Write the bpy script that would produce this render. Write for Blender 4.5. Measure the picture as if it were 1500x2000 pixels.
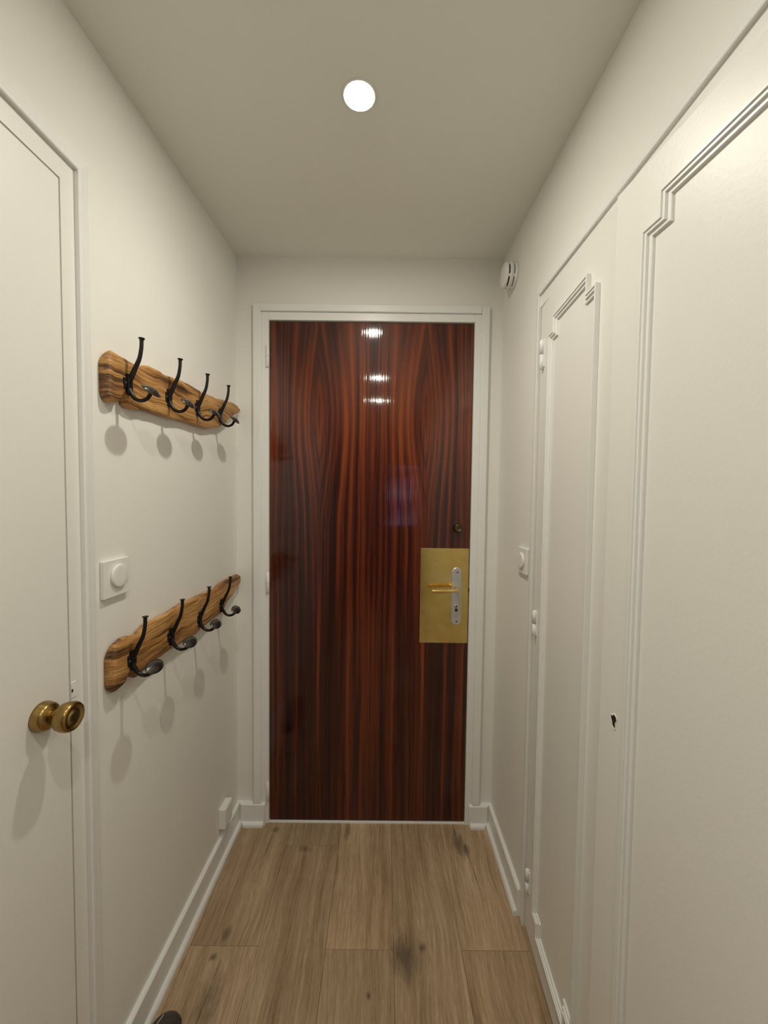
import bpy, bmesh, math, random
from mathutils import Vector, Matrix, noise
random.seed(7)
for o in list(bpy.data.objects): bpy.data.objects.remove(o, do_unlink=True)
scene = bpy.context.scene
COL = scene.collection

# ------------------------------------------------------------------ camera
CAM_H, PITCH, YAW, ROLL, FPX = 1.355, 0.0406, 0.0026, 0.0118, 758.96
fw = Vector((math.sin(YAW)*math.cos(PITCH), math.cos(YAW)*math.cos(PITCH), -math.sin(PITCH)))
rt = Vector((math.cos(YAW), -math.sin(YAW), 0)); up = rt.cross(fw)
rt2 = rt*math.cos(ROLL) + up*math.sin(ROLL); up2 = -rt*math.sin(ROLL) + up*math.cos(ROLL)
cam_d = bpy.data.cameras.new('camera'); cam = bpy.data.objects.new('camera', cam_d); COL.objects.link(cam)
cam_d.sensor_fit = 'HORIZONTAL'; cam_d.sensor_width = 36; cam_d.lens = FPX/1500*36; cam_d.clip_start = 0.01
m = Matrix((rt2, up2, -fw)).transposed().to_4x4(); m.translation = (0, 0, CAM_H)
cam.matrix_world = m
scene.camera = cam

# ------------------------------------------------------------------ world, exposure
world = bpy.data.worlds.new('world'); scene.world = world; world.use_nodes = True
world.node_tree.nodes['Background'].inputs[0].default_value = (0.55, 0.6, 0.7, 1)
world.node_tree.nodes['Background'].inputs[1].default_value = 0.05
scene.view_settings.view_transform = 'Standard'
scene.view_settings.look = 'None'
scene.view_settings.exposure = 0.02
scene.view_settings.gamma = 1.0
scene.view_settings.use_curve_mapping = False
LAMP_STRENGTH = 90.0
DISC_POWER = (2.35, 1.6, 1.6)
BEAM_POWER = (9.5, 5.0, 5.0)
LAMP_COLOR = (1.0, 0.965, 0.84)
LAMPS = [(-0.065, 0.924), (-0.045, 0.17), (-0.04, -0.50)]

# ------------------------------------------------------------------ room dimensions
D, XL, XR, ZC = 1.5615, -0.5876, 0.4622, 2.2881
SL, SR, CZ = -0.0189, -0.0022, -0.0315
def lx(y): return XL + SL*(D-y)          # left wall plane
def rx(y): return XR + SR*(D-y)          # right wall plane
def cz(y): return ZC + CZ*(D-max(y, 0.0))
def LW(y, off, z): return (lx(y)+off, y, z)
def RW(y, off, z): return (rx(y)-off, y, z)

# ------------------------------------------------------------------ node helper
class Mat:
    def __init__(s, name):
        s.m = bpy.data.materials.new(name); s.m.use_nodes = True
        s.t = s.m.node_tree; s.b = s.t.nodes['Principled BSDF']
        s.tc = None
    def n(s, typ): return s.t.nodes.new(typ)
    def set(s, inp, v):
        if hasattr(v, 'is_linked'): s.t.links.new(v, inp)
        elif isinstance(v, (tuple, list)):
            inp.default_value = tuple(v) if len(v) != 3 or inp.type == 'VECTOR' else tuple(v)+(1,)
        else: inp.default_value = v
    def coord(s, kind='Object'):
        if s.tc is None: s.tc = s.n('ShaderNodeTexCoord')
        return s.tc.outputs[kind]
    def sep(s, v):
        k = s.n('ShaderNodeSeparateXYZ'); s.set(k.inputs[0], v); return k.outputs
    def comb(s, x, y, z):
        k = s.n('ShaderNodeCombineXYZ')
        for i, v in enumerate((x, y, z)): s.set(k.inputs[i], v)
        return k.outputs[0]
    def math(s, op, a, b=None, c=None, clamp=False):
        k = s.n('ShaderNodeMath'); k.operation = op; k.use_clamp = clamp
        s.set(k.inputs[0], a)
        if b is not None: s.set(k.inputs[1], b)
        if c is not None: s.set(k.inputs[2], c)
        return k.outputs[0]
    def noise(s, v, scale=1.0, detail=3.0, rough=0.5, dist=0.0, dim='3D'):
        k = s.n('ShaderNodeTexNoise'); k.noise_dimensions = dim
        if dim == '1D': s.set(k.inputs['W'], v)
        else: s.set(k.inputs['Vector'], v)
        k.inputs['Scale'].default_value = scale; k.inputs['Detail'].default_value = detail
        k.inputs['Roughness'].default_value = rough; k.inputs['Distortion'].default_value = dist
        return k.outputs[0]
    def ramp(s, f, stops, interp='LINEAR'):
        k = s.n('ShaderNodeValToRGB'); s.set(k.inputs[0], f); e = k.color_ramp.elements
        k.color_ramp.interpolation = interp
        while len(e) < len(stops): e.new(0.5)
        for q, (p, c) in zip(e, stops):
            q.position = p; q.color = tuple(c)+(1,) if isinstance(c, (tuple, list)) else (c, c, c, 1)
        return k.outputs[0]
    def mix(s, f, a, b, blend='MIX'):
        k = s.n('ShaderNodeMix'); k.data_type = 'RGBA'; k.blend_type = blend
        s.set(k.inputs[0], f); s.set(k.inputs[6], a); s.set(k.inputs[7], b); return k.outputs[2]
    def bump(s, h, strength, dist=0.01):
        k = s.n('ShaderNodeBump'); k.inputs['Strength'].default_value = strength
        k.inputs['Distance'].default_value = dist; s.set(k.inputs['Height'], h)
        s.t.links.new(k.outputs[0], s.b.inputs['Normal']); return k
    def p(s, **kw):
        for k, v in kw.items(): s.set(s.b.inputs[k.replace('_', ' ')], v)
        return s

M = {}
def paint(name, col, rough, bump_scale, bump_strength, mottling=0.03):
    a = Mat(name); c = a.coord('Object')
    n1 = a.noise(c, 3.0, 3, 0.55)
    lo = tuple(x*(1-mottling) for x in col); hi = tuple(min(1, x*(1+mottling)) for x in col)
    a.p(Base_Color=a.mix(n1, lo, hi), Roughness=rough, Specular_IOR_Level=0.4)
    a.bump(a.noise(c, bump_scale, 3, 0.6), bump_strength, 0.002)
    M[name] = a.m
paint('wall_paint', (0.86, 0.84, 0.79), 0.7, 220, 0.12)
paint('ceiling_paint', (0.87, 0.875, 0.805), 0.8, 180, 0.12)
paint('trim_paint', (0.86, 0.855, 0.83), 0.32, 60, 0.06, 0.015)
paint('door_paint', (0.84, 0.82, 0.775), 0.40, 130, 0.12, 0.02)
paint('white_plastic', (0.84, 0.83, 0.79), 0.35, 30, 0.0, 0.005)

def metal(name, col, rough, metallic=1.0, mott=0.25, scale=25):
    a = Mat(name); c = a.coord('Object'); n1 = a.noise(c, scale, 4, 0.6)
    a.p(Base_Color=a.mix(n1, tuple(x*(1-mott) for x in col), tuple(min(1, x*(1+mott)) for x in col)), Metallic=metallic,
        Roughness=a.math('MULTIPLY_ADD', n1, 0.16, rough-0.08))
    M[name] = a.m; return a
metal('iron', (0.022, 0.021, 0.021), 0.36, 0.65)
metal('spoon_iron', (0.10, 0.095, 0.088), 0.28, 0.85)
metal('old_brass', (0.34, 0.225, 0.075), 0.28, 1.0, 0.5, 45)
metal('silver', (0.66, 0.66, 0.66), 0.38, 0.75, 0.05)
metal('gold', (0.83, 0.62, 0.26), 0.2, 1.0, 0.05)
metal('dark_bronze', (0.13, 0.085, 0.045), 0.4, 0.9)
# brushed brass sheet with blotchy tarnish
a = Mat('brass_sheet'); c = a.coord('Object'); x, y, z = a.sep(c)
n1 = a.noise(c, 9, 4, 0.6); n2 = a.noise(a.comb(a.math('MULTIPLY', x, 400), y, a.math('MULTIPLY', z, 14)), 1, 2)
spots = a.noise(c, 75, 2, 0.5)
base = a.ramp(n1, [(0.3, (0.74, 0.52, 0.15)), (0.55, (0.88, 0.67, 0.25)), (0.75, (0.88, 0.76, 0.40))])
base = a.mix(a.ramp(spots, [(0.68, 0.0), (0.78, 0.6)]), base, (0.16, 0.10, 0.04))
a.p(Base_Color=base, Metallic=1.0, Roughness=a.math('MULTIPLY_ADD', n1, 0.22, 0.09)); a.bump(n2, 0.03, 0.001)
M['brass_sheet'] = a.m
def flat(name, col, rough=0.5, emit=None, strength=0):
    a = Mat(name); c = a.coord('Object'); n1 = a.noise(c, 12, 2)
    a.p(Base_Color=a.mix(n1, tuple(x*0.96 for x in col), tuple(min(1, x*1.04) for x in col)), Roughness=rough)
    if emit: a.p(Emission_Color=emit, Emission_Strength=strength)
    M[name] = a.m
flat('dark_hole', (0.012, 0.008, 0.006), 0.8)
flat('black_plastic', (0.015, 0.013, 0.012), 0.6)
flat('lens', (0.9, 0.9, 0.88), 0.4, LAMP_COLOR, LAMP_STRENGTH)
a = Mat('window_glow'); c = a.coord('Object')   # dusk seen through the window behind the camera
g_ = a.noise(c, 3.2, 3, 0.6)
a.p(Base_Color=(0.2, 0.2, 0.25), Roughness=0.3, Emission_Color=a.ramp(g_, [(0.38, (0.05, 0.03, 0.09)), (0.5, (0.30, 0.22, 0.6)), (0.62, (0.75, 0.68, 1.0))]), Emission_Strength=1.8)
M['window_glow'] = a.m
flat('shoe_leather', (0.045, 0.038, 0.032), 0.42)
flat('shoe_sole', (0.012, 0.011, 0.010), 0.6)
flat('stitch', (0.62, 0.56, 0.46), 0.7)
flat('curtain', (0.35, 0.3, 0.27), 0.9)

# mahogany veneer, book-matched flames, high gloss lacquer
a = Mat('mahogany'); c = a.coord('Object'); x, y, z = a.sep(c)
wob = a.math('MULTIPLY_ADD', a.noise(a.comb(a.math('MULTIPLY', x, 5), 0.0, a.math('MULTIPLY', z, 1.3)), 1, 3), 0.03, -0.015)
mm = a.math('ABSOLUTE', a.math('ADD', x, 0.044))
mm = a.math('ADD', mm, wob)
dx = a.math('ABSOLUTE', a.math('SUBTRACT', mm, 0.213))
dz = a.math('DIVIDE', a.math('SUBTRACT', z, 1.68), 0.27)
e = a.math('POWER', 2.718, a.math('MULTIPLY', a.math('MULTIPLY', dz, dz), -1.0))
flame = a.math('MULTIPLY', a.math('SUBTRACT', 1.0, e), 0.050)
near = a.math('SUBTRACT', 1.0, a.math('DIVIDE', dx, 0.15), clamp=True)
v = a.math('ADD', dx, a.math('MULTIPLY', flame, near))
side = a.math('MULTIPLY', a.math('GREATER_THAN', mm, 0.213), a.math('MULTIPLY', dx, 0.25))
v2 = a.math('ADD', v, side)
zs1 = a.math('MULTIPLY', z, 0.8); zs2 = a.math('MULTIPLY', z, 2.0)
s1 = a.noise(a.comb(a.math('MULTIPLY', v2, 64), 0.0, zs1), 1, 1.0, 0.5)
s2 = a.noise(a.comb(a.math('MULTIPLY', v2, 170), 0.0, zs2), 1, 1.5, 0.5)
s0 = a.noise(a.math('ADD', a.math('MULTIPLY', v2, 0.7), a.math('MULTIPLY', x, 0.35)), 17, 1.0, 0.5, dim='1D')
fib = a.noise(a.comb(a.math('MULTIPLY', x, 260), 0.0, a.math('MULTIPLY', z, 9)), 1, 3, 0.6)
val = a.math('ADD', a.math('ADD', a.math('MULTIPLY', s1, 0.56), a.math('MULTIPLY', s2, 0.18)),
             a.math('ADD', a.math('MULTIPLY', s0, 0.34), a.math('ADD', a.math('MULTIPLY', fib, 0.16), a.math('MULTIPLY_ADD', e, 0.10, -0.06))))  # flame height lighter across the door: wood figure plus painted-in light falloff
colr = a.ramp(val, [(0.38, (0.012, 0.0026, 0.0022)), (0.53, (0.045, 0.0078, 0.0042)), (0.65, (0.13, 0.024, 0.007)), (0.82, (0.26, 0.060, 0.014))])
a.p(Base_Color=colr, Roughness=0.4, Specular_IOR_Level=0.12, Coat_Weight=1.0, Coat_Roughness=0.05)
ripple = a.noise(a.comb(a.math('MULTIPLY', x, 150), 0.0, a.math('MULTIPLY', z, 2.0)), 1, 2)
wave = a.noise(a.comb(a.math('MULTIPLY', x, 6), 0.0, a.math('MULTIPLY', z, 4)), 1, 1)
bp = a.bump(a.math('ADD', a.math('MULTIPLY', ripple, 0.42), a.math('MULTIPLY', wave, 0.6)), 0.16, 0.004)
a.t.links.new(bp.outputs[0], a.b.inputs['Coat Normal'])
M['mahogany'] = a.m

# oak laminate floor (per plank variation from the object's random value)
def oak(name):
    a = Mat(name); c = a.coord('Object'); x, y, z = a.sep(c)
    oi = a.n('ShaderNodeObjectInfo'); rnd = oi.outputs['Random']
    shift = a.math('MULTIPLY', rnd, 37.0)
    xs = a.math('ADD', x, shift)
    bend = a.math('MULTIPLY_ADD', a.noise(a.comb(a.math('MULTIPLY', xs, 3), a.math('MULTIPLY', y, 1.5), 0.0), 1, 2), 0.10, -0.05)
    xb = a.math('ADD', xs, bend)
    g1 = a.noise(a.comb(a.math('MULTIPLY', xb, 30), a.math('MULTIPLY', y, 1.6), 0.0), 1, 4, 0.6)
    g2 = a.noise(a.comb(a.math('MULTIPLY', xb, 150), a.math('MULTIPLY', y, 6), 0.0), 1, 3, 0.65)
    g3 = a.noise(a.comb(a.math('MULTIPLY', xs, 5), a.math('MULTIPLY', y, 2.2), 0.0), 1, 3, 0.5)
    pores = a.noise(a.comb(a.math('MULTIPLY', xs, 420), a.math('MULTIPLY', y, 22), 0.0), 1, 2, 0.6)
    g4 = a.noise(a.comb(a.math('MULTIPLY', xb, 330), a.math('MULTIPLY', y, 26), 0.0), 1, 3, 0.7)
    val = a.math('ADD', a.math('ADD', a.math('MULTIPLY', g1, 0.34), a.math('MULTIPLY', g2, 0.26)), a.math('ADD', a.math('MULTIPLY', g3, 0.27), a.math('MULTIPLY', g4, 0.20)))
    col = a.ramp(val, [(0.38, (0.18, 0.108, 0.056)), (0.48, (0.35, 0.236, 0.135)), (0.56, (0.46, 0.325, 0.20)), (0.68, (0.64, 0.475, 0.31))])
    col = a.mix(a.ramp(pores, [(0.60, 0.0), (0.74, 0.45)]), col, (0.09, 0.055, 0.03))
    tone = a.math('MULTIPLY_ADD', a.math('FRACT', a.math('MULTIPLY', rnd, 13.7)), 0.24, 0.88)
    col = a.mix(1.0, col, a.comb(tone, tone, tone), 'MULTIPLY')
    # knots: dark greyish patches at spots of the floor, in room coordinates
    gx, gy, gz = a.sep(a.n('ShaderNodeNewGeometry').outputs['Position'])
    wn = a.noise(a.comb(a.math('MULTIPLY', gx, 38), a.math('MULTIPLY', gy, 14), 0.0), 1, 4, 0.7)
    for (kx, ky, rx_, ry_, st) in ((0.072, 1.09, 0.026, 0.050, 0.55), (0.095, 1.085, 0.045, 0.06, 0.35), (0.134, 1.115, 0.009, 0.013, 0.75), (0.315, 1.46, 0.022, 0.05, 0.6), (0.335, 1.44, 0.013, 0.022, 0.6),
            (-0.469, 1.141, 0.013, 0.026, 0.65), (-0.484, 1.085, 0.010, 0.010, 0.75), (-0.024, 1.0, 0.006, 0.008, 0.7), (-0.455, 1.0, 0.03, 0.06, 0.4), (-0.44, 0.955, 0.02, 0.05, 0.4),
            (-0.28, 1.437, 0.02, 0.014, 0.5), (-0.13, 1.52, 0.014, 0.035, 0.5), (-0.42, 1.52, 0.014, 0.012, 0.5)):
        ddx = a.math('DIVIDE', a.math('SUBTRACT', gx, kx), rx_); ddy = a.math('DIVIDE', a.math('SUBTRACT', gy, ky), ry_)
        r = a.math('SQRT', a.math('ADD', a.math('MULTIPLY', ddx, ddx), a.math('MULTIPLY', ddy, ddy)))
        r = a.math('ADD', r, a.math('MULTIPLY_ADD', wn, 2.6, -1.3))
        f = a.math('MULTIPLY', a.math('SUBTRACT', 1.35, r, clamp=True), st)
        col = a.mix(f, col, (0.055, 0.045, 0.030))
    for (x0, y0, y1, sl) in ((0.355, 1.25, 1.42, -0.10), (0.305, 1.5, 1.56, 0.0), (-0.435, 1.30, 1.50, 0.05), (-0.47, 0.8, 1.08, 0.05)):
        d0 = a.math('ABSOLUTE', a.math('SUBTRACT', a.math('MULTIPLY_ADD', a.math('SUBTRACT', gy, y0), -sl, gx), x0))
        d0 = a.math('ADD', d0, a.math('MULTIPLY_ADD', wn, 0.012, -0.006))
        f = a.math('MULTIPLY', a.math('LESS_THAN', d0, 0.0016), a.math('MULTIPLY', a.math('GREATER_THAN', gy, y0), a.math('LESS_THAN', gy, y1)))
        col = a.mix(a.math('MULTIPLY', f, 0.5), col, (0.05, 0.035, 0.02))
    a.p(Base_Color=col, Roughness=0.52, Specular_IOR_Level=0.35)
    a.bump(a.math('ADD', pores, g2), 0.06, 0.001)
    M[name] = a.m
oak('oak_floor')

# torched, waxed driftwood boards of the coat racks
a = Mat('rustic_wood'); c = a.coord('Object'); x, y, z = a.sep(c)
rnd = a.n('ShaderNodeObjectInfo').outputs['Random']
zs = a.math('ADD', z, a.math('MULTIPLY', rnd, 9.0))
wv = a.math('MULTIPLY_ADD', a.noise(a.comb(x, a.math('MULTIPLY', y, 6), zs), 1, 3), 0.06, -0.03)
zz = a.math('ADD', zs, wv)
r1 = a.noise(a.comb(a.math('MULTIPLY', x, 10), a.math('MULTIPLY', y, 2.5), a.math('MULTIPLY', zz, 70)), 1, 4, 0.6)
r2 = a.noise(a.comb(a.math('MULTIPLY', x, 60), a.math('MULTIPLY', y, 9), a.math('MULTIPLY', zz, 260)), 1, 3, 0.6)
big = a.noise(a.comb(a.math('MULTIPLY', x, 4), a.math('MULTIPLY', y, 4), a.math('MULTIPLY', zz, 20)), 1, 3, 0.5)
val = a.math('ADD', a.math('ADD', a.math('MULTIPLY', r1, 0.45), a.math('MULTIPLY', r2, 0.2)), a.math('MULTIPLY', big, 0.4))
col = a.ramp(val, [(0.39, (0.03, 0.012, 0.005)), (0.45, (0.16, 0.068, 0.02)), (0.51, (0.44, 0.21, 0.06)), (0.64, (0.70, 0.42, 0.16))])
a.p(Base_Color=col, Roughness=0.5)
a.bump(a.math('ADD', r1, a.math('MULTIPLY', r2, 0.4)), 0.8, 0.007)
M['rustic_wood'] = a.m

# ------------------------------------------------------------------ object helpers
def tag(o, label=None, cat=None, group=None, kind=None):
    if label: o['label'] = label
    if cat: o['category'] = cat
    if group: o['group'] = group
    if kind: o['kind'] = kind
    return o
def empty(name, loc=(0, 0, 0)):
    o = bpy.data.objects.new(name, None); COL.objects.link(o); o.location = loc; o.empty_display_size = 0.05
    return o
def link(name, me, mat, parent=None, smooth=False):
    o = bpy.data.objects.new(name, me); COL.objects.link(o)
    if mat: me.materials.clear(); me.materials.append(M[mat])
    if smooth:
        for p_ in me.polygons: p_.use_smooth = True
    if parent is not None:
        o.parent = parent
        o.matrix_parent_inverse = Matrix.Translation(parent.location).inverted() if parent.parent is None else Matrix.Identity(4)
    return o
def mesh(name, verts, faces):
    me = bpy.data.meshes.new(name); me.from_pydata([tuple(v) for v in verts], [], faces); me.update()
    bm = bmesh.new(); bm.from_mesh(me); bmesh.ops.recalc_face_normals(bm, faces=bm.faces); bm.to_mesh(me); bm.free()
    return me
BOXF = [(0, 1, 3, 2), (4, 6, 7, 5), (0, 4, 5, 1), (2, 3, 7, 6), (0, 2, 6, 4), (1, 5, 7, 3)]
def boxes(name, specs, fmap=None, bevel=0.0):
    """specs: list of (a0,a1,b0,b1,c0,c1); fmap maps (a,b,c)->world"""
    vs, fs = [], []
    for (a0, a1, b0, b1, c0, c1) in specs:
        k = len(vs)
        for A in (a0, a1):
            for B in (b0, b1):
                for C in (c0, c1): vs.append(fmap(A, B, C) if fmap else (A, B, C))
        fs += [tuple(k+i for i in f) for f in BOXF]
    me = mesh(name, vs, fs)
    if bevel:
        bm = bmesh.new(); bm.from_mesh(me)
        bmesh.ops.bevel(bm, geom=list(bm.edges), offset=bevel, segments=3, profile=0.5, affect='EDGES')
        bm.to_mesh(me); bm.free()
    return me
def lathe(name, prof, seg=32, fmap=None):
    """prof: list of (r, h); axis = local third coordinate; fmap maps (u,v,h)->world"""
    vs, fs = [], []
    for (r, h) in prof:
        for i in range(seg):
            t = 2*math.pi*i/seg; q = (r*math.cos(t), r*math.sin(t), h)
            vs.append(fmap(*q) if fmap else q)
    for j in range(len(prof)-1):
        for i in range(seg):
            fs.append((j*seg+i, j*seg+(i+1) % seg, (j+1)*seg+(i+1) % seg, (j+1)*seg+i))
    fs.append(tuple(range(seg))); fs.append(tuple((len(prof)-1)*seg+i for i in range(seg)))
    return mesh(name, vs, fs)
def tube(name, pts, radii, seg=12, sub=5):
    """smooth tube through pts (Catmull-Rom)"""
    P = [Vector(p) for p in pts]; Q, Rr = [], []
    for i in range(len(P)-1):
        p0, p1, p2, p3 = P[max(i-1, 0)], P[i], P[i+1], P[min(i+2, len(P)-1)]
        for k in range(sub):
            t = k/sub
            Q.append(0.5*((2*p1)+(p2-p0)*t+(2*p0-5*p1+4*p2-p3)*t*t+(3*p1-p0-3*p2+p3)*t**3)); Rr.append(radii[i]*(1-t)+radii[i+1]*t)
    Q.append(P[-1]); Rr.append(radii[-1])
    vs, fs = [], []
    ref = Vector((0, 1, 0.001)).normalized()
    for i, q in enumerate(Q):
        d = (Q[min(i+1, len(Q)-1)]-Q[max(i-1, 0)]).normalized()
        n1 = (ref - d*ref.dot(d)).normalized(); n2 = d.cross(n1)
        for j in range(seg):
            t = 2*math.pi*j/seg; vs.append(q + (n1*math.cos(t)+n2*math.sin(t))*Rr[i])
    for i in range(len(Q)-1):
        for j in range(seg):
            fs.append((i*seg+j, i*seg+(j+1) % seg, (i+1)*seg+(j+1) % seg, (i+1)*seg+j))
    fs.append(tuple(range(seg))); fs.append(tuple((len(Q)-1)*seg+j for j in range(seg)))
    return mesh(name, vs, fs)

# ================================================================== STRUCTURE
YB, YR = -1.6, -4.4                        # end of corridor walls, rear wall of the room behind
WT = 0.12
# floor slab + laminate planks
fl = link('floor', boxes('floor', [(-2.2, 2.2, YR-WT, D+0.25, -0.06, -0.0125)]), 'oak_floor')
tag(fl, 'brown oak laminate floor of wide planks along the hallway', 'floor', kind='structure')
PW = 0.2035; X0 = -0.3600                  # plank seam positions
joints = {-1: 1.40, 0: 1.115, 1: 1.453, 2: 1.108, 3: 0.74, 4: 1.108, 5: 1.4}
for i in range(-1, 6):
    xa, xb = X0+(i-1)*PW, X0+i*PW
    cuts = []
    y = joints[i]+1.26
    while y > -1.3: cuts.append(y); y -= 1.26
    ys = sorted([c_ for c_ in cuts if -1.3 < c_ < D+0.04]+[-1.3, D+0.045])
    xa, xb = max(xa, -0.66), min(xb, 0.56)
    for y0, y1 in zip(ys[:-1], ys[1:]):
        if y1-y0 < 0.02: continue
        g = 0.0004
        me = boxes('plank', [(xa+g-(xa+xb)/2, xb-g-(xa+xb)/2, y0+g-y0, y1-g-y0, -0.012, 0.0)], bevel=0.0005)
        p_ = link('plank', me, 'oak_floor'); p_.location = ((xa+xb)/2, y0, 0); p_.parent = fl
# ceiling
ys = [D+WT, 0.0, YR-WT]
vs, fs = [], []
for y in ys:
    zz_ = cz(y) if y < D else ZC-CZ*0+CZ*(D-y)
    for x_, dz_ in ((-2.2, 0), (2.2, 0), (2.2, 0.1), (-2.2, 0.1)): vs.append((x_, y, zz_+dz_))
for j in range(2):
    for i in range(4): fs.append((j*4+i, j*4+(i+1) % 4, j*4+4+(i+1) % 4, j*4+4+i))
fs += [(0, 1, 2, 3), (8, 9, 10, 11)]
tag(link('ceiling', mesh('ceiling', vs, fs), 'ceiling_paint'), 'plain matte off-white hallway ceiling', 'ceiling', kind='structure')
# ---- walls (with openings)
LO = (-0.034, 0.774, 1.975)                # left door opening y0,y1,top
RO = (0.330, 1.175, 1.955)                 # closet opening
FO = (-0.486, 0.380, 2.071)                # front door opening x0,x1,top
HI = 2.40
fL = lambda y, o, z: LW(y, o, min(z, cz(y)+0.03))
tag(link('wall_left', boxes('wall_left', [(LO[1], D+WT, -WT, 0, 0, HI), (LO[0], LO[1], -WT, 0, LO[2], HI), (YB, LO[0], -WT, 0, 0, HI)], fL), 'wall_paint'),
    'off-white left hallway wall carrying the coat racks', 'wall', kind='structure')
fR = lambda y, o, z: RW(y, o, min(z, cz(y)+0.03))
tag(link('wall_right', boxes('wall_right', [(RO[1], D+WT, -WT, 0, 0, HI), (RO[0], RO[1], -WT, 0, RO[2], HI), (YB, RO[0], -WT, 0, 0, HI)], fR), 'wall_paint'),
    'off-white right hallway wall around the closet doors', 'wall', kind='structure')
tag(link('wall_back', boxes('wall_back', [(XL-0.02, FO[0], D, D+WT, 0, ZC+0.02), (FO[1], XR+0.02, D, D+WT, 0, ZC+0.02), (FO[0], FO[1], D, D+WT, FO[2], ZC+0.02)]), 'wall_paint'),
    'off-white end wall around the mahogany front door', 'wall', kind='structure')
# room behind the camera
tag(link('wall_room', boxes('wall_room', [(-2.2, lx(YB), YB-WT, YB, 0, HI-0.1), (rx(YB), 2.2, YB-WT, YB, 0, HI-0.1), (-2.2, -2.08, YR, YB-WT, 0, HI-0.1), (2.08, 2.2, YR, YB-WT, 0, HI-0.1)]), 'wall_paint'),
    'off-white walls of the room behind the hallway', 'wall', kind='structure')
WX0, WX1, WZ0, WZ1 = 0.02, 1.22, 0.75, 2.0
tag(link('wall_rear', boxes('wall_rear', [(-2.2, WX0, YR-WT, YR, 0, HI-0.1), (WX1, 2.2, YR-WT, YR, 0, HI-0.1), (WX0, WX1, YR-WT, YR, 0, WZ0), (WX0, WX1, YR-WT, YR, WZ1, HI-0.1)]), 'wall_paint'),
    'off-white rear wall of the room with a window', 'wall', kind='structure')
wn = tag(empty('window_1', (0.62, YR, WZ0)), 'dusk-blue casement window in the room behind', 'window', kind='structure')
mid = (WX0+WX1)/2
link('window_frame', boxes('window_frame', [(WX0, WX0+.05, YR-.08, YR-.02, WZ0, WZ1), (WX1-.05, WX1, YR-.08, YR-.02, WZ0, WZ1), (mid-.04, mid+.04, YR-.08, YR-.02, WZ0, WZ1), (WX0, WX1, YR-.08, YR-.02, WZ0, WZ0+.05), (WX0, WX1, YR-.08, YR-.02, WZ1-.05, WZ1)]), 'trim_paint', wn)
for xa, xb in ((WX0+.05, mid-.04), (mid+.04, WX1-.05)):
    link('pane', boxes('pane', [(xa, xb, YR-.055, YR-.049, WZ0+.05, WZ1-.05)]), 'window_glow', wn)
for k, xa in enumerate((WX0-0.1, WX0+0.42)):  # unseen curtains, added to make the window's reflection in the front door patchy
    vs, fs = [], []
    nn = 24; wd = 0.30 if k == 0 else 0.24
    for i in range(nn+1):
        yy = YR+0.07+0.02*math.sin(i*1.7)
        for z_ in (0.02, 2.1): vs.append((xa+wd*i/nn, yy, z_)); vs.append((xa+wd*i/nn, yy+0.004, z_))
    for i in range(nn):
        b0 = i*4
        fs += [(b0, b0+4, b0+6, b0+2), (b0+1, b0+3, b0+7, b0+5), (b0, b0+1, b0+5, b0+4), (b0+2, b0+6, b0+7, b0+3)]
    fs += [(0, 2, 3, 1), (nn*4, nn*4+1, nn*4+3, nn*4+2)]
    tag(link('curtain', mesh('curtain', vs, fs), 'curtain', None, True), 'grey-brown curtain added at the %s of the rear window to break up its reflection' % ('edge' if k == 0 else 'middle'), 'curtain')

# closet interior
tag(link('wall_closet', boxes('wall_closet', [(RO[0]-0.05, RO[1]+0.05, -0.62, -0.60, 0, 2.05), (RO[0]-0.07, RO[0]-0.05, -0.62, -WT, 0, 2.05), (RO[1]+0.05, RO[1]+0.07, -0.62, -WT, 0, 2.05), (RO[0]-0.07, RO[1]+0.07, -0.62, -WT, 2.03, 2.05)], RW), 'wall_paint'),
    'plain inside walls of the built-in closet', 'wall', kind='structure')

# ---- baseboards: board + rounded shoe moulding
BH, BT, TW, TH = 0.089, 0.013, 0.0125, 0.018
def profile_run(name, prof, fmap, u0, u1, m0=0.0, m1=0.0):
    """prof list of (off,z) closed; extruded along u; m0/m1 mitre factors"""
    vs, fs = [], []; n = len(prof)
    for u, mm_ in ((u0, m0), (u1, m1)):
        for (o, z) in prof: vs.append(fmap(u+mm_*o, o, z))
    for i in range(n): fs.append((i, (i+1) % n, n+(i+1) % n, n+i))
    fs += [tuple(range(n)), tuple(range(n, 2*n))]
    return mesh(name, vs, fs)
BP = lambda t: [(0, 0), (t, 0), (t, BH-0.003), (t-0.003, BH), (0, BH)]
def QP(t): return [(t, 0)]+[(t+TW*math.cos(q), (TH-TW)+TW*math.sin(q)) if True else 0 for q in [i*math.pi/2/6 for i in range(7)]]
def QPc(t): return [(t, 0), (t+TW, 0)]+[(t+TW*math.cos(i*math.pi/12), (TH-TW)+TW*math.sin(i*math.pi/12)) for i in range(7)]
def FW(x, o, z): return (x, D-o, z)
def baseboard(name, fmap, u0, u1, m0, m1, label, t=BT, q0=None, q1=None, qm0=None, qm1=None):
    p0 = fmap(u0, 0, 0)
    e_ = tag(empty(name, p0), label, 'baseboard', kind='structure')
    link('board', profile_run('board', BP(t), fmap, u0, u1, m0, m1), 'trim_paint', e_)
    link('shoe_moulding', profile_run('shoe_moulding', QPc(t), fmap, q0 if q0 is not None else u0, q1 if q1 is not None else u1, m0 if qm0 is None else qm0, m1 if qm1 is None else qm1), 'trim_paint', e_, False)
baseboard('baseboard_left', LW, 0.803, D, 0, -1, 'long white skirting board along the left wall under the coat racks')
baseboard('baseboard_right', RW, 1.205, D, 0, -1, 'short white skirting board on the right wall beside the closet')
baseboard('baseboard_back_left', FW, XL, -0.470, 1, 0, 'white skirting piece left of the front door', 0.021, None, -0.476)
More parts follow.
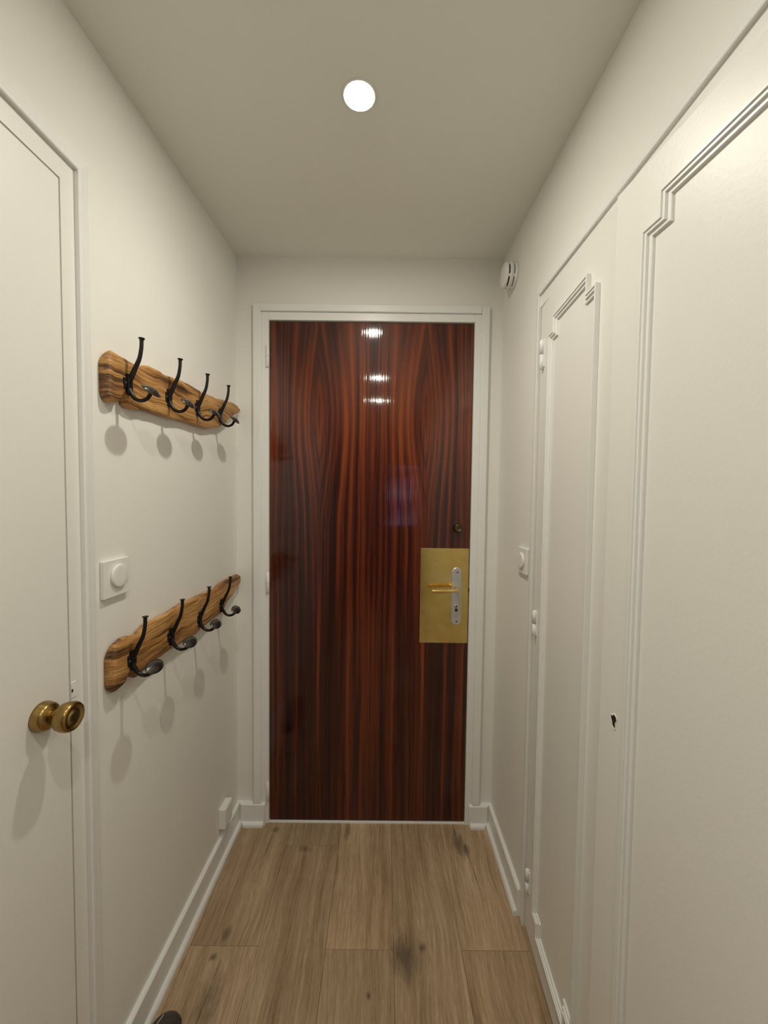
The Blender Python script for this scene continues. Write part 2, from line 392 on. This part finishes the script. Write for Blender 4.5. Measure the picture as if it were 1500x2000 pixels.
baseboard('baseboard_back_right', FW, XR, 0.367, -1, 0, 'white skirting piece right of the front door', 0.021, None, 0.372)

# ================================================================== FRONT DOOR (door_1)
t1 = tag(empty('trim_1', ((FO[0]+FO[1])/2, D, 0)), 'white two-step wooden frame around the mahogany front door', 'door frame', kind='structure')
da, db, dt = -0.4565, 0.3525, 2.0405      # door leaf edges
for nm, sp in (('jamb', (FO[0], da, D-0.010, D+0.10, 0, FO[2])), ('jamb', (db, FO[1], D-0.010, D+0.10, 0, FO[2])), ('jamb_head', (da, db, D-0.010, D+0.10, dt, FO[2]))):
    link(nm, boxes(nm, [sp], bevel=0.0015), 'trim_paint', t1)
for nm, sp in (('casing_side', (-0.516, -0.4855, D-0.019, D-0.0, BH+0.0, 2.1)), ('casing_side', (0.3795, 0.409, D-0.019, D-0.0, BH+0.0, 2.1)), ('casing_head', (-0.4855, 0.3795, D-0.019, D-0.0, 2.0715, 2.1))):
    link(nm, boxes(nm, [sp], bevel=0.003), 'trim_paint', t1)
link('threshold', boxes('threshold', [(da, db, D-0.006, D+0.10, -0.004, 0.006)], bevel=0.001), 'trim_paint', t1)

d1 = tag(empty('door_1', ((da+db)/2, D, 0.008)), 'glossy red-brown mahogany front door with brass lock plate', 'door', kind='structure')
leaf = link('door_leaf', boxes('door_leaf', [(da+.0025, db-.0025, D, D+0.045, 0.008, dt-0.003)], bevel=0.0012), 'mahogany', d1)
for z0, z1 in ((1.858, 1.94), (0.962, 1.041), (0.10, 0.175)):
    fm = lambda u, v_, h: (-0.4600+u, D-0.0125+v_, h)
    hz = (z0+z1)/2
    hg = link('hinge', lathe('hinge', [(0.002, z0-0.003), (0.0062, z0), (0.0065, hz-0.001), (0.0065, hz-0.0008)], 14, fm), 'trim_paint', d1, True)
    link('hinge_knuckle', lathe('hinge_knuckle', [(0.0065, hz+0.0008), (0.0065, hz+0.001), (0.0062, z1), (0.002, z1+0.003)], 14, fm), 'trim_paint', hg, True)
# brass plate with lever handle
PX0, PX1, PZ0, PZ1 = 0.1545, 0.3490, 0.7610, 1.1480
pl = link('lock_plate', boxes('lock_plate', [(PX0, PX1, D-0.0022, D, PZ0, PZ1)], bevel=0.0006), 'brass_sheet', d1)
pl['label'] = 'large tarnished brass lock plate'
ex, ez, eh, ew = 0.3005, 0.9535, 0.1175, 0.0200
vs, fs = [], []; n = 0
ring = []
for k in range(13): q = math.pi*k/12; ring.append((ex+ew*math.cos(q), ez+eh-ew+ew*math.sin(q)))
for k in range(13): q = math.pi+math.pi*k/12; ring.append((ex+ew*math.cos(q), ez-eh+ew+ew*math.sin(q)))
n = len(ring)
for (sc, yy) in ((1.0, D-0.0022), (1.0, D-0.0065), (0.88, D-0.0090)):
    for (x_, z_) in ring: vs.append((ex+(x_-ex)*sc, yy, ez+(z_-ez)*(1-(1-sc)*ew/eh)))
for j in range(2):
    for i in range(n): fs.append((j*n+i, j*n+(i+1) % n, (j+1)*n+(i+1) % n, (j+1)*n+i))
fs += [tuple(range(n)), tuple(range(2*n, 3*n))]
es = link('escutcheon', mesh('escutcheon', vs, fs), 'silver', pl)
es['label'] = 'silver rounded handle backplate'
hz = 0.9875
lv = link('lever_handle', tube('lever_handle', [(0.2985, D-0.008, hz), (0.2985, D-0.028, hz), (0.2945, D-0.046, hz), (0.281, D-0.0525, hz-0.0005), (0.25, D-0.0535, hz-0.0015), (0.195, D-0.0515, hz-0.003)], [0.0085, 0.0082, 0.0082, 0.0082, 0.008, 0.0072], 14, 6), 'gold', pl, True)
for z_ in (1.052, 0.852):
    link('screw', lathe('screw', [(0.0034, 0.0088), (0.0034, 0.0097), (0.0022, 0.0101)], 12, lambda u, v_, h, z_=z_: (0.3025+u, D-h, z_+v_)), 'dark_bronze', pl)
link('key_cylinder', lathe('key_cylinder', [(0.0085, 0.0085), (0.0085, 0.0102), (0.0075, 0.0106)], 20, lambda u, v_, h: (0.3005+u, D-h, 0.9130+v_)), 'silver', pl, True)
link('key_slot', boxes('key_slot', [(0.2990, 0.3020, D-0.0112, D-0.0104, 0.9075, 0.9190), (0.2965, 0.3035, D-0.0112, D-0.0104, 0.9130, 0.9160)]), 'dark_hole', pl)
link('cylinder_tail', boxes('cylinder_tail', [(0.2955, 0.3055, D-0.0100, D-0.0085, 0.8930, 0.9060)], bevel=0.002), 'dark_bronze', pl)
# round thumb-turn above the plate
tt = link('thumb_turn', lathe('thumb_turn', [(0.0195, 0), (0.0195, 0.004), (0.0165, 0.007), (0.0150, 0.020), (0.0165, 0.024), (0.0150, 0.027), (0.0110, 0.0275), (0.0095, 0.026)], 28, lambda u, v_, h: (0.3015+u, D-h, 1.2310+v_)), 'dark_bronze', d1, True)
tt['label'] = 'round dark bronze thumb-turn'
link('latch_bolt', boxes('latch_bolt', [(db-0.0035, db-0.0005, D-0.004, D+0.02, 0.972, 0.987)]), 'dark_hole', d1)

# ================================================================== LEFT DOOR (door_2)
t2 = tag(empty('trim_2', LW(0.37, 0, 0)), 'white frame and casing of the side door with the brass knob', 'door frame', kind='structure')
LY = 0.7385; LZ = 1.931
for nm, sp in (('jamb', (LY+.003, LO[1], -WT, 0.0005, 0, LO[2])), ('jamb', (LO[0], -0.001, -WT, 0.0005, 0, LO[2])), ('jamb_head', (-0.001, LY+.003, -WT, 0.0005, LZ+.0035, LO[2]))):
    link(nm, boxes(nm, [sp], LW), 'door_paint', t2)
CS0 = [(0, 0), (0.011, 0), (0.0125, 0.002), (0.0125, 0.006), (0.0105, 0.014), (0.0085, 0.026), (0.006, 0.030), (0, 0.030)]   # (off, across) from inner to outer edge
def casing(parent, fmap, y0, y1, ztop, mat='trim_paint', k=1.0):
    CS = [(o*k, w) for (o, w) in CS0]; n_ = len(CS)
    for s_, yy in ((1, y1), (-1, y0)):
        vs, fs = [], []
        for (o, w) in CS: vs.append(fmap(yy+s_*w, o, 0.0))
        for (o, w) in CS: vs.append(fmap(yy+s_*w, o, ztop+w))
        for i in range(n_): fs.append((i, (i+1) % n_, n_+(i+1) % n_, n_+i))
        fs += [tuple(range(n_)), tuple(range(n_, 2*n_))]
        link('casing_side', mesh('casing_side', vs, fs), mat, parent)
    vs, fs = [], []
    for (o, w) in CS: vs.append(fmap(y0-w, o, ztop+w))
    for (o, w) in CS: vs.append(fmap(y1+w, o, ztop+w))
    for i in range(n_): fs.append((i, (i+1) % n_, n_+(i+1) % n_, n_+i))
    fs += [tuple(range(n_)), tuple(range(n_, 2*n_))]
    link('casing_head', mesh('casing_head', vs, fs), mat, parent)
casing(t2, LW, LO[0], LO[1], LO[2], k=0.78)
link('strike_plate', boxes('strike_plate', [(0.7418, 0.7535, 0.0, 0.0018, 0.955, 0.985)], LW), 'trim_paint', t2)
link('strike_hole', boxes('strike_hole', [(0.7420, 0.7455, 0.0012, 0.0022, 0.966, 0.972)], LW), 'dark_hole', t2)
d2 = tag(empty('door_2', LW(0.37, 0, 0.008)), 'plain flush off-white side door with a round brass knob', 'door', kind='structure')
link('door_leaf', boxes('door_leaf', [(0.0, LY, -0.04, 0.0, 0.008, LZ)], LW), 'door_paint', d2)
KY, KZ = 0.678, 0.956
km = lambda u, v_, h: (lx(KY)+h, KY+u, KZ+v_)
kr = link('knob_rose', lathe('knob_rose', [(0.0255, 0.0), (0.0258, 0.003), (0.0252, 0.007), (0.0240, 0.011), (0.0235, 0.0145), (0.0205, 0.018), (0.0150, 0.0195), (0.0135, 0.0215)], 40, km), 'old_brass', d2, True)
kb = link('door_knob', lathe('door_knob', [(0.0130, 0.019), (0.0118, 0.024), (0.0130, 0.029), (0.0185, 0.032), (0.0230, 0.0375), (0.0252, 0.0445), (0.0258, 0.051), (0.0250, 0.056), (0.0232, 0.0595), (0.0205, 0.0602), (0.0180, 0.0580), (0.0115, 0.0565), (0.0110, 0.0585), (0.0092, 0.0590)], 40, km), 'old_brass', d2, True)
kb['label'] = 'round worn brass knob'
link('key_face', lathe('key_face', [(0.0088, 0.0575), (0.0088, 0.0594), (0.0080, 0.0597)], 24, km), 'dark_bronze', kb)
link('key_slot', boxes('key_slot', [(KY-0.0012, KY+0.0012, 0.0595, 0.0605, KZ-0.005, KZ+0.005), (KY-0.0045, KY+0.0045, 0.0595, 0.0603, KZ-0.001, KZ+0.001)], LW), 'dark_hole', kb)

# ================================================================== CLOSET (door_3, door_4)
t3 = tag(empty('trim_3', RW(0.75, 0, 0)), 'white casing around the pair of closet doors', 'door frame', kind='structure')
casing(t3, RW, RO[0], RO[1], RO[2], k=0.62)
link('head_rail', boxes('head_rail', [(RO[0], RO[1], -0.03, 0.0005, 1.9190, RO[2])], RW), 'door_paint', t3)
link('head_stop', boxes('head_stop', [(RO[0], RO[1], -0.06, -0.034, 1.89, RO[2])], RW), 'door_paint', t3)
def closet_leaf(name, label, hinge, free, z0, z1, ws, zs_):
    H, F = Vector((hinge[0], hinge[1], 0)), Vector((free[0], free[1], 0))
    dirw = (F-H).normalized(); W = (F-H).length
    out = Vector((-abs(dirw.y), 0, 0)); out = Vector((dirw.y, -dirw.x, 0))
    if out.x > 0: out = -out
    mp = lambda w, d, z: tuple(H + dirw*w + out*d + Vector((0, 0, z)))
    root = tag(empty(name, (hinge[0], hinge[1], z0)), label, 'closet door', kind='structure')
    link('leaf', boxes('leaf', [(0.001, W, -0.02, 0, z0, z1)], mp, bevel=0.0012), 'door_paint', root)
    # notched raised moulding
    wa, wb, wc, wd = ws; za, zb, zc_, zd = zs_         # outer, notch...
    path = [(wa, zb), (wb, zb), (wb, za), (wc, za), (wc, zb), (wd, zb), (wd, zc_), (wc, zc_), (wc, zd), (wb, zd), (wb, zc_), (wa, zc_)]
    prof = [(d_, h_*1.3) for (d_, h_) in [(0, 0), (0, 0.0075), (0.0006, 0.0082), (0.0038, 0.0082), (0.0043, 0.0066), (0.0048, 0.0064), (0.0095, 0.0064), (0.0102, 0.0038), (0.0107, 0.0036), (0.0165, 0.0036), (0.0175, 0.0028), (0.0178, 0.0)]]
    n_ = len(path); k_ = len(prof); area = sum(path[i][0]*path[(i+1) % n_][1]-path[(i+1) % n_][0]*path[i][1] for i in range(n_))
    sg = 1 if area > 0 else -1
    vs, fs = [], []
    for i in range(n_):
        p0, p1, p2 = Vector(path[i-1]), Vector(path[i]), Vector(path[(i+1) % n_])
        e1, e2 = (p1-p0).normalized(), (p2-p1).normalized()
        n1, n2 = Vector((-e1.y, e1.x))*sg, Vector((-e2.y, e2.x))*sg
        off = n1+n2
        for (d_, h_) in prof:
            q = p1+off*d_; vs.append(mp(q.x, h_, q.y))
    for i in range(n_):
        j = (i+1) % n_
        for k in range(k_-1): fs.append((i*k_+k, j*k_+k, j*k_+k+1, i*k_+k+1))
        fs.append((i*k_+k_-1, j*k_+k_-1, j*k_, i*k_))
    link('panel_moulding', mesh('panel_moulding', vs, fs), 'trim_paint', root)
    return root, mp, W
far, mpF, WF = closet_leaf('door_3', 'far white closet door left ajar, with hinges and stepped-corner moulding',
    (0.4625, 1.170), (0.4395, 0.751), 0.010, 1.9175, (0.085, 0.115, 0.310, 0.352), (1.842, 1.801, 0.145, 0.104))
near, mpN, WN = closet_leaf('door_4', 'near white closet door left ajar, with an empty latch hole',
    (0.4630, 0.344), (0.4300, 0.7465), 0.010, 1.9175, (0.062, 0.098, 0.2885, 0.3245), (1.842, 1.801, 0.145, 0.104))
for z0, z1 in ((1.730, 1.813), (0.943, 1.020), (0.143, 0.219)):
    hz = (z0+z1)/2
    fm = lambda u, v_, h: mpF(0.026+u, 0.0055+v_, h)
    hg = link('hinge', boxes('hinge', [(0.018, 0.036, 0, 0.0025, z0+.004, z1-.004)], mpF, bevel=0.0008), 'trim_paint', far)
    link('hinge_knuckle', lathe('hinge_knuckle', [(0.002, z0-0.002), (0.0058, z0), (0.0058, hz-0.0012)], 14, fm), 'trim_paint', hg, True)
    link('hinge_knuckle', lathe('hinge_knuckle', [(0.0065, hz+0.0006), (0.0065, z1-0.002), (0.0025, z1+0.001)], 14, fm), 'trim_paint', hg, True)
# torn-out latch hole on the near leaf
vs = []; hw, hzz = WN-(0.7465-0.704), 0.944
for ring_, (sc, dp) in enumerate(((1.35, 0.0003), (1.15, 0.0016), (0.95, 0.0006))):
    for i in range(20):
        t_ = 2*math.pi*i/20; rr = 1+0.22*math.sin(3*t_+0.6)+0.12*math.sin(5*t_)
        vs.append(mpN(hw+0.0060*sc*rr*math.cos(t_), dp, hzz+0.0115*sc*rr*math.sin(t_)))
fs = [(j*20+i, j*20+(i+1) % 20, (j+1)*20+(i+1) % 20, (j+1)*20+i) for j in range(2) for i in range(20)]
lh = link('latch_hole_rim', mesh('latch_hole_rim', vs, fs), 'door_paint', near)
vs2 = []
for dp in (0.0009, 0.0002):
    for i in range(20):
        t_ = 2*math.pi*i/20; rr = 1+0.22*math.sin(3*t_+0.6)+0.12*math.sin(5*t_)
        vs2.append(mpN(hw+0.0058*rr*math.cos(t_), dp, hzz+0.0112*rr*math.sin(t_)))
link('latch_hole', mesh('latch_hole', vs2, [tuple(range(20)), tuple(range(20, 40))]+[(i, (i+1) % 20, 20+(i+1) % 20, 20+i) for i in range(20)]), 'dark_hole', lh)

# ================================================================== CEILING LIGHTS
slope = math.atan(CZ)
for i, (x_, y_) in enumerate(LAMPS):
    zc0 = cz(y_)
    lamp = tag(empty('ceiling_light', (x_, y_, zc0)), ('round recessed spotlight in the ceiling before the front door', 'round recessed spotlight overhead, second from the front door', 'round recessed spotlight overhead, farthest from the front door')[i], 'ceiling light', 'recessed ceiling spotlights')
    tl = -CZ if y_ > 0 else 0.0
    fm = lambda u, v_, h: (x_+u, y_+v_, zc0+tl*0+(-CZ)*0+h + (CZ*-1)*0 + (0 if y_ <= 0 else -CZ*v_))
    sp = bpy.data.lights.new('lamp_beam', 'AREA'); sp.shape = 'DISK'; sp.size = 0.042; sp.energy = DISC_POWER[i]; sp.color = LAMP_COLOR
    so = bpy.data.objects.new('lamp_beam', sp); COL.objects.link(so); so.location = (0, 0, -0.0052); so.parent = lamp
    sp = bpy.data.lights.new('lamp_beam', 'SPOT'); sp.energy = BEAM_POWER[i]; sp.color = LAMP_COLOR; sp.spot_size = math.radians(150); sp.spot_blend = 1.0; sp.shadow_soft_size = 0.018
    so = bpy.data.objects.new('lamp_beam', sp); COL.objects.link(so); so.location = (0, 0, -0.012); so.parent = lamp
    link('trim_ring', lathe('trim_ring', [(0.0395, 0.0), (0.0395, -0.0015), (0.0375, -0.0032), (0.0345, -0.0032), (0.0340, -0.0018), (0.0340, 0.0)], 40, fm), 'white_plastic', lamp, True)
    link('lens', lathe('lens', [(0.0325, -0.0022), (0.0325, -0.0030), (0.0300, -0.0036), (0.018, -0.0042), (0.004, -0.0044)], 40, fm), 'lens', lamp, True)

# ================================================================== COAT RACKS
def interp(pts, y):
    if y <= pts[0][0]: return pts[0][1]
    for (a0, b0), (a1, b1) in zip(pts[:-1], pts[1:]):
        if y <= a1: return b0+(b1-b0)*(y-a0)/max(a1-a0, 1e-6)
    return pts[-1][1]
def board_mesh(name, top, bot, y0, y1, thick, seed):
    ys_ = [y0+(y1-y0)*i/110 for i in range(111)]
    vs, fs = [], []; NC = 36
    for y in ys_:
        zt, zb = interp(top, y), interp(bot, y)
        e0, e1 = (y-y0), (y1-y)
        rnd_ = min(1.0, math.sqrt(max(0.0, 1-(1-min(e0, 0.014)/0.014)**2))*0.22+0.78)
        rnd1 = min(1.0, math.sqrt(max(0.0, 1-(1-min(e1, 0.02)/0.02)**2))*0.35+0.65)
        zm, hh = (zt+zb)/2, (zt-zb)/2*rnd_*rnd1
        th = thick*(1+0.12*noise.noise(Vector((y*9, seed, 0))))*min(rnd_+0.05, rnd1+0.15, 1.0)
        for k in range(NC):
            t_ = 2*math.pi*k/NC; c_, s_ = math.cos(t_), math.sin(t_)
            # super-ellipse section, flat against the wall
            pz = math.copysign(abs(s_)**0.45, s_); po = math.copysign(abs(c_)**0.5, c_)
            z = zm+hh*pz; o = 0.5*(po+1)
            wob_ = noise.noise(Vector((y*14, z*60, seed)))*0.0035+noise.noise(Vector((y*45, z*150, seed+5)))*0.0014
            o2 = o*th + (wob_ if o > 0.3 else 0)
            z += noise.noise(Vector((y*28, seed+2+o*2, pz*2)))*0.0035*abs(pz)
            vs.append(LW(y, max(0.0006, o2), z))
    n_ = len(ys_)
    for i in range(n_-1):
        for k in range(NC): fs.append((i*NC+k, i*NC+(k+1) % NC, (i+1)*NC+(k+1) % NC, (i+1)*NC+k))
    fs += [tuple(range(NC)), tuple((n_-1)*NC+k for k in range(NC))]
    return mesh(name, vs, fs)
BTK = 0.0225
def make_hook(parent, y, z, tilt):
    P = lambda o, dy, dz_: LW(y+dy, o, z+dz_)
    bz = BTK-0.001
    # base plate: two screw wings and a raised spine
    hk = link('hook', boxes('hook', [(-0.0145, 0.0145, bz, bz+0.0045, -0.012, 0.012), (-0.0065, 0.0065, bz, bz+0.008, -0.024, 0.022)], lambda a_, o, c_: P(o, a_, c_), bevel=0.0016), 'iron', parent)
    for sy in (-0.0105, 0.0105):
        link('screw', lathe('screw', [(0.0030, bz+0.004), (0.0030, bz+0.0055), (0.0016, bz+0.0064)], 10, lambda u, v_, h: P(h, sy+u, v_)), 'spoon_iron', hk, True)
    link('upper_prong', tube('upper_prong', [P(bz+.004, 0, 0.004), P(0.0325, 0, 0.018), P(0.0405, 0, 0.036), P(0.0500, 0, 0.057), P(0.0545, 0, 0.080), P(0.0553, 0, 0.0955), P(0.0555, 0, 0.0990), P(0.0556, 0, 0.1010), P(0.0556, 0, 0.1022)],
         [0.0058, 0.0056, 0.0050, 0.0044, 0.0041, 0.0041, 0.0050, 0.0070, 0.0066], 12, 5), 'iron', hk, True)
    link('lower_prong', tube('lower_prong', [P(bz+.004, 0, -0.010), P(0.0315, 0, -0.022), P(0.0400, 0, -0.0325), P(0.0530, 0, -0.0365), P(0.0665, 0, -0.0315), P(0.0745, 0, -0.0195), P(0.0765, 0, -0.0130)],
         [0.0054, 0.0050, 0.0044, 0.0041, 0.0041, 0.0042, 0.0046], 12, 5), 'iron', hk, True)
    # oval domed cap at the end of the lower prong, sloping down and outward
    vs, fs = [], []; NR, NS = 6, 28
    rdir = Vector((0.71, 0, -0.704)); nrm = Vector((0.704, 0, 0.71)); C0 = Vector((0.0785, 0, -0.0125))
    for side_ in (0, 1):
        for r in range(1, NR+1):
            q = r/NR
            for j in range(NS):
                t_ = 2*math.pi*j/NS
                v = C0+Vector((0, 1, 0))*(0.0310*q*math.cos(t_))+rdir*(0.0165*q*math.sin(t_))+nrm*(0.0050-0.0085*q*q-(0.0026 if side_ else 0)*(1-0.6*q))
                vs.append(P(v.x, v.y, v.z))
    for side_ in (0, 1):
        b0 = side_*NR*NS
        for r in range(NR-1):
            for j in range(NS): fs.append((b0+r*NS+j, b0+r*NS+(j+1) % NS, b0+(r+1)*NS+(j+1) % NS, b0+(r+1)*NS+j))
        fs.append(tuple(b0+j for j in range(NS)))
    l0 = (NR-1)*NS; l1 = NR*NS+(NR-1)*NS
    for j in range(NS): fs.append((l0+j, l0+(j+1) % NS, l1+(j+1) % NS, l1+j))
    link('hook_cap', mesh('hook_cap', vs, fs), 'spoon_iron', hk, True)
T1 = [(0.829, 1.648), (0.842, 1.657), (0.877, 1.658), (0.904, 1.656), (0.927, 1.654), (0.962, 1.667), (0.994, 1.672), (1.059, 1.671), (1.121, 1.677), (1.191, 1.679), (1.256, 1.677), (1.362, 1.686), (1.437, 1.695), (1.522, 1.699), (1.546, 1.69)]
B1 = [(0.829, 1.550), (0.845, 1.549), (0.870, 1.559), (0.877, 1.578), (0.881, 1.578), (0.886, 1.556), (0.901, 1.549), (0.968, 1.557), (1.036, 1.559), (1.119, 1.564), (1.203, 1.565), (1.277, 1.568), (1.318, 1.576), (1.37, 1.591), (1.417, 1.613), (1.467, 1.644), (1.533, 1.674), (1.546, 1.682)]
T2 = [(0.829, 1.012), (0.845, 1.024), (0.874, 1.027), (0.918, 1.019), (0.951, 1.033), (1.025, 1.031), (1.124, 1.037), (1.22, 1.034), (1.333, 1.030), (1.404, 1.041), (1.53, 1.040), (1.548, 1.030)]
B2 = [(0.829, 0.917), (0.845, 0.917), (0.868, 0.924), (0.879, 0.944), (0.883, 0.940), (0.889, 0.926), (0.902, 0.920), (0.92, 0.918), (1.0, 0.926), (1.058, 0.925), (1.194, 0.921), (1.313, 0.929), (1.371, 0.930), (1.424, 0.954), (1.469, 0.97), (1.543, 1.0), (1.548, 1.005)]
for (nm_lab, T_, B_, yend, seed_, hooks) in (
    ('upper live-edge wooden coat rack with four black iron hooks', T1, B1, 1.545, 3.1, [(0.886, 1.600), (1.046, 1.610), (1.200, 1.618), (1.354, 1.627)]),
    ('lower live-edge wooden coat rack with four black iron hooks, below the dimmer switch', T2, B2, 1.547, 8.7, [(0.886, 0.970), (1.046, 0.967), (1.202, 0.965), (1.362, 0.963)])):
    rk = tag(empty('coat_rack', LW(1.18, 0, interp(B_, 1.18))), nm_lab, 'coat rack', 'coat racks on the left wall')
    link('board', board_mesh('board', T_, B_, 0.829, yend, BTK, seed_), 'rustic_wood', rk, True)
    for (hy, hz_) in hooks: make_hook(rk, hy, hz_, 0)

# ================================================================== SWITCHES, SOCKET, DETECTOR
def dimmer(label, fmap, y, z, r_knob, ky, kz):
    root = tag(empty('light_switch', fmap(y, 0, z-0.04)), label, 'light switch', 'round-knob light switches')
    link('plate', boxes('plate', [(y-0.040, y+0.040, 0.0003, 0.0095, z-0.0415, z+0.0415)], fmap, bevel=0.002), 'white_plastic', root)
    link('rotary_knob', lathe('rotary_knob', [(r_knob, 0.009), (r_knob, 0.0140), (r_knob-0.0008, 0.0154), (r_knob-0.002, 0.0158), (r_knob*0.5, 0.0156)], 40, lambda u, v_, h: fmap(y+ky+u, h, z+kz+v_)), 'white_plastic', root, True)
    return root
dimmer('square white light switch with round knob, above the lower coat rack', LW, 0.862, 1.167, 0.0255, 0.003, 0.004)
dimmer('square white light switch with round knob beside the closet casing', RW, 1.254, 1.152, 0.0255, 0.0, 0.0)
sk = tag(empty('wall_socket', LW(1.41, 0, 0.125)), 'small white box socket just above the left skirting board', 'socket')
link('housing', boxes('housing', [(1.380, 1.442, 0.0004, 0.0255, 0.124, 0.198)], LW, bevel=0.002), 'white_plastic', sk)
link('cover_plate', boxes('cover_plate', [(1.385, 1.437, 0.0255, 0.0270, 0.129, 0.193)], LW, bevel=0.0006), 'white_plastic', sk)
sd = tag(empty('smoke_detector', RW(1.418, 0, 2.105)), 'round white smoke detector high on the right wall by the corner', 'smoke detector')
SY, SZ = 1.425, 2.150
KS = 0.93
sm = lambda u, v_, h: RW(SY+u*KS, h, SZ+v_*KS)
link('base', lathe('base', [(0.0470, 0.0003), (0.0475, 0.004), (0.0470, 0.010), (0.0440, 0.0112)], 48, sm), 'white_plastic', sd, True)
link('vent_ring', lathe('vent_ring', [(0.0435, 0.0110), (0.0435, 0.0340)], 48, sm), 'black_plastic', sd, True)
link('body', lathe('body', [(0.0440, 0.0140), (0.0468, 0.0146), (0.0472, 0.0220), (0.0465, 0.0270), (0.0440, 0.0274)], 48, sm), 'white_plastic', sd, True)
link('cap', lathe('cap', [(0.0430, 0.0322), (0.0462, 0.0328), (0.0455, 0.0375), (0.0410, 0.0415), (0.0250, 0.0440), (0.0060, 0.0446)], 48, sm), 'white_plastic', sd, True)
for k in range(6):
    t_ = 2*math.pi*(k+0.42)/6
    for h0, h1 in ((0.0105, 0.0145), (0.0268, 0.0330)):
        da_ = 0.11
        vs = []
        for tt_ in (t_-da_, t_+da_):
            for r_ in (0.042, 0.0466):
                for h_ in (h0, h1): vs.append(sm(r_*math.cos(tt_), r_*math.sin(tt_), h_))
        link('vent_bridge', mesh('vent_bridge', vs, BOXF), 'white_plastic', sd)

# ================================================================== SHOE at the left skirting
sh = tag(empty('shoe', (-0.525, 0.79, 0)), 'black leather shoe with a pale stitched seam by the left skirting board', 'shoe')
def shoe_ring(t):
    # t 0 heel .. 1 toe ; half width, centre x, height
    w = [(0, 0.018), (0.04, 0.028), (0.25, 0.031), (0.5, 0.034), (0.72, 0.0405), (0.86, 0.038), (0.95, 0.026), (0.985, 0.015), (1.0, 0.004)]
    h = [(0, 0.055), (0.05, 0.072), (0.3, 0.070), (0.45, 0.068), (0.62, 0.058), (0.8, 0.048), (0.93, 0.040), (0.985, 0.030), (1.0, 0.022)]
    return interp(w, t), interp(h, t)
SY0, SY1, SCX = 0.672, 0.950, -0.5265
vs, fs = [], []; NT, NC = 56, 48
for i in range(NT+1):
    t = i/NT; w, h = shoe_ring(t); y = SY0+(SY1-SY0)*t
    for k in range(NC):
        q = 2*math.pi*k/NC; c_, s_ = math.cos(q), math.sin(q)
        xx = w*math.copysign(abs(c_)**0.75, c_); zz_ = 0.014+(h-0.014)*(0.5+0.5*math.copysign(abs(s_)**0.8, s_))
        if 0.05 < t < 0.56 and s_ > 0.42:            # foot opening
            zz_ = 0.026
            xx *= 0.93
        vs.append((SCX+xx, y, zz_))
for i in range(NT):
    for k in range(NC): fs.append((i*NC+k, i*NC+(k+1) % NC, (i+1)*NC+(k+1) % NC, (i+1)*NC+k))
fs += [tuple(range(NC)), tuple(NT*NC+k for k in range(NC))]
link('upper', mesh('upper', vs, fs), 'shoe_leather', sh, True)
vs, fs = [], []
out_ = []
for i in range(NT+1): w, h = shoe_ring(i/NT); out_.append((SCX+w+0.002, SY0-0.002+(SY1-SY0+0.005)*i/NT))
for i in range(NT, -1, -1): w, h = shoe_ring(i/NT); out_.append((SCX-w-0.002, SY0-0.002+(SY1-SY0+0.005)*i/NT))
n = len(out_)
vs = [(x_, y_, 0.0005) for x_, y_ in out_]+[(x_, y_, 0.017) for x_, y_ in out_]
fs = [tuple(range(n)), tuple(range(n, 2*n))]+[(i, (i+1) % n, n+(i+1) % n, n+i) for i in range(n)]
link('sole', mesh('sole', vs, fs), 'shoe_sole', sh)
pts = []
for k in range(9):
    t = 0.93-0.05*k; w, h = shoe_ring(t); y = SY0+(SY1-SY0)*t
    f_ = -0.45-0.02*k
    pts.append((SCX+w*f_*1.0, y, 0.014+(h-0.014)*(0.5+0.5*(1-abs(f_)**1.9)**0.62)+0.0008))
link('stitched_seam', tube('stitched_seam', pts, [0.0013]*9, 6, 2), 'stitch', sh, True)
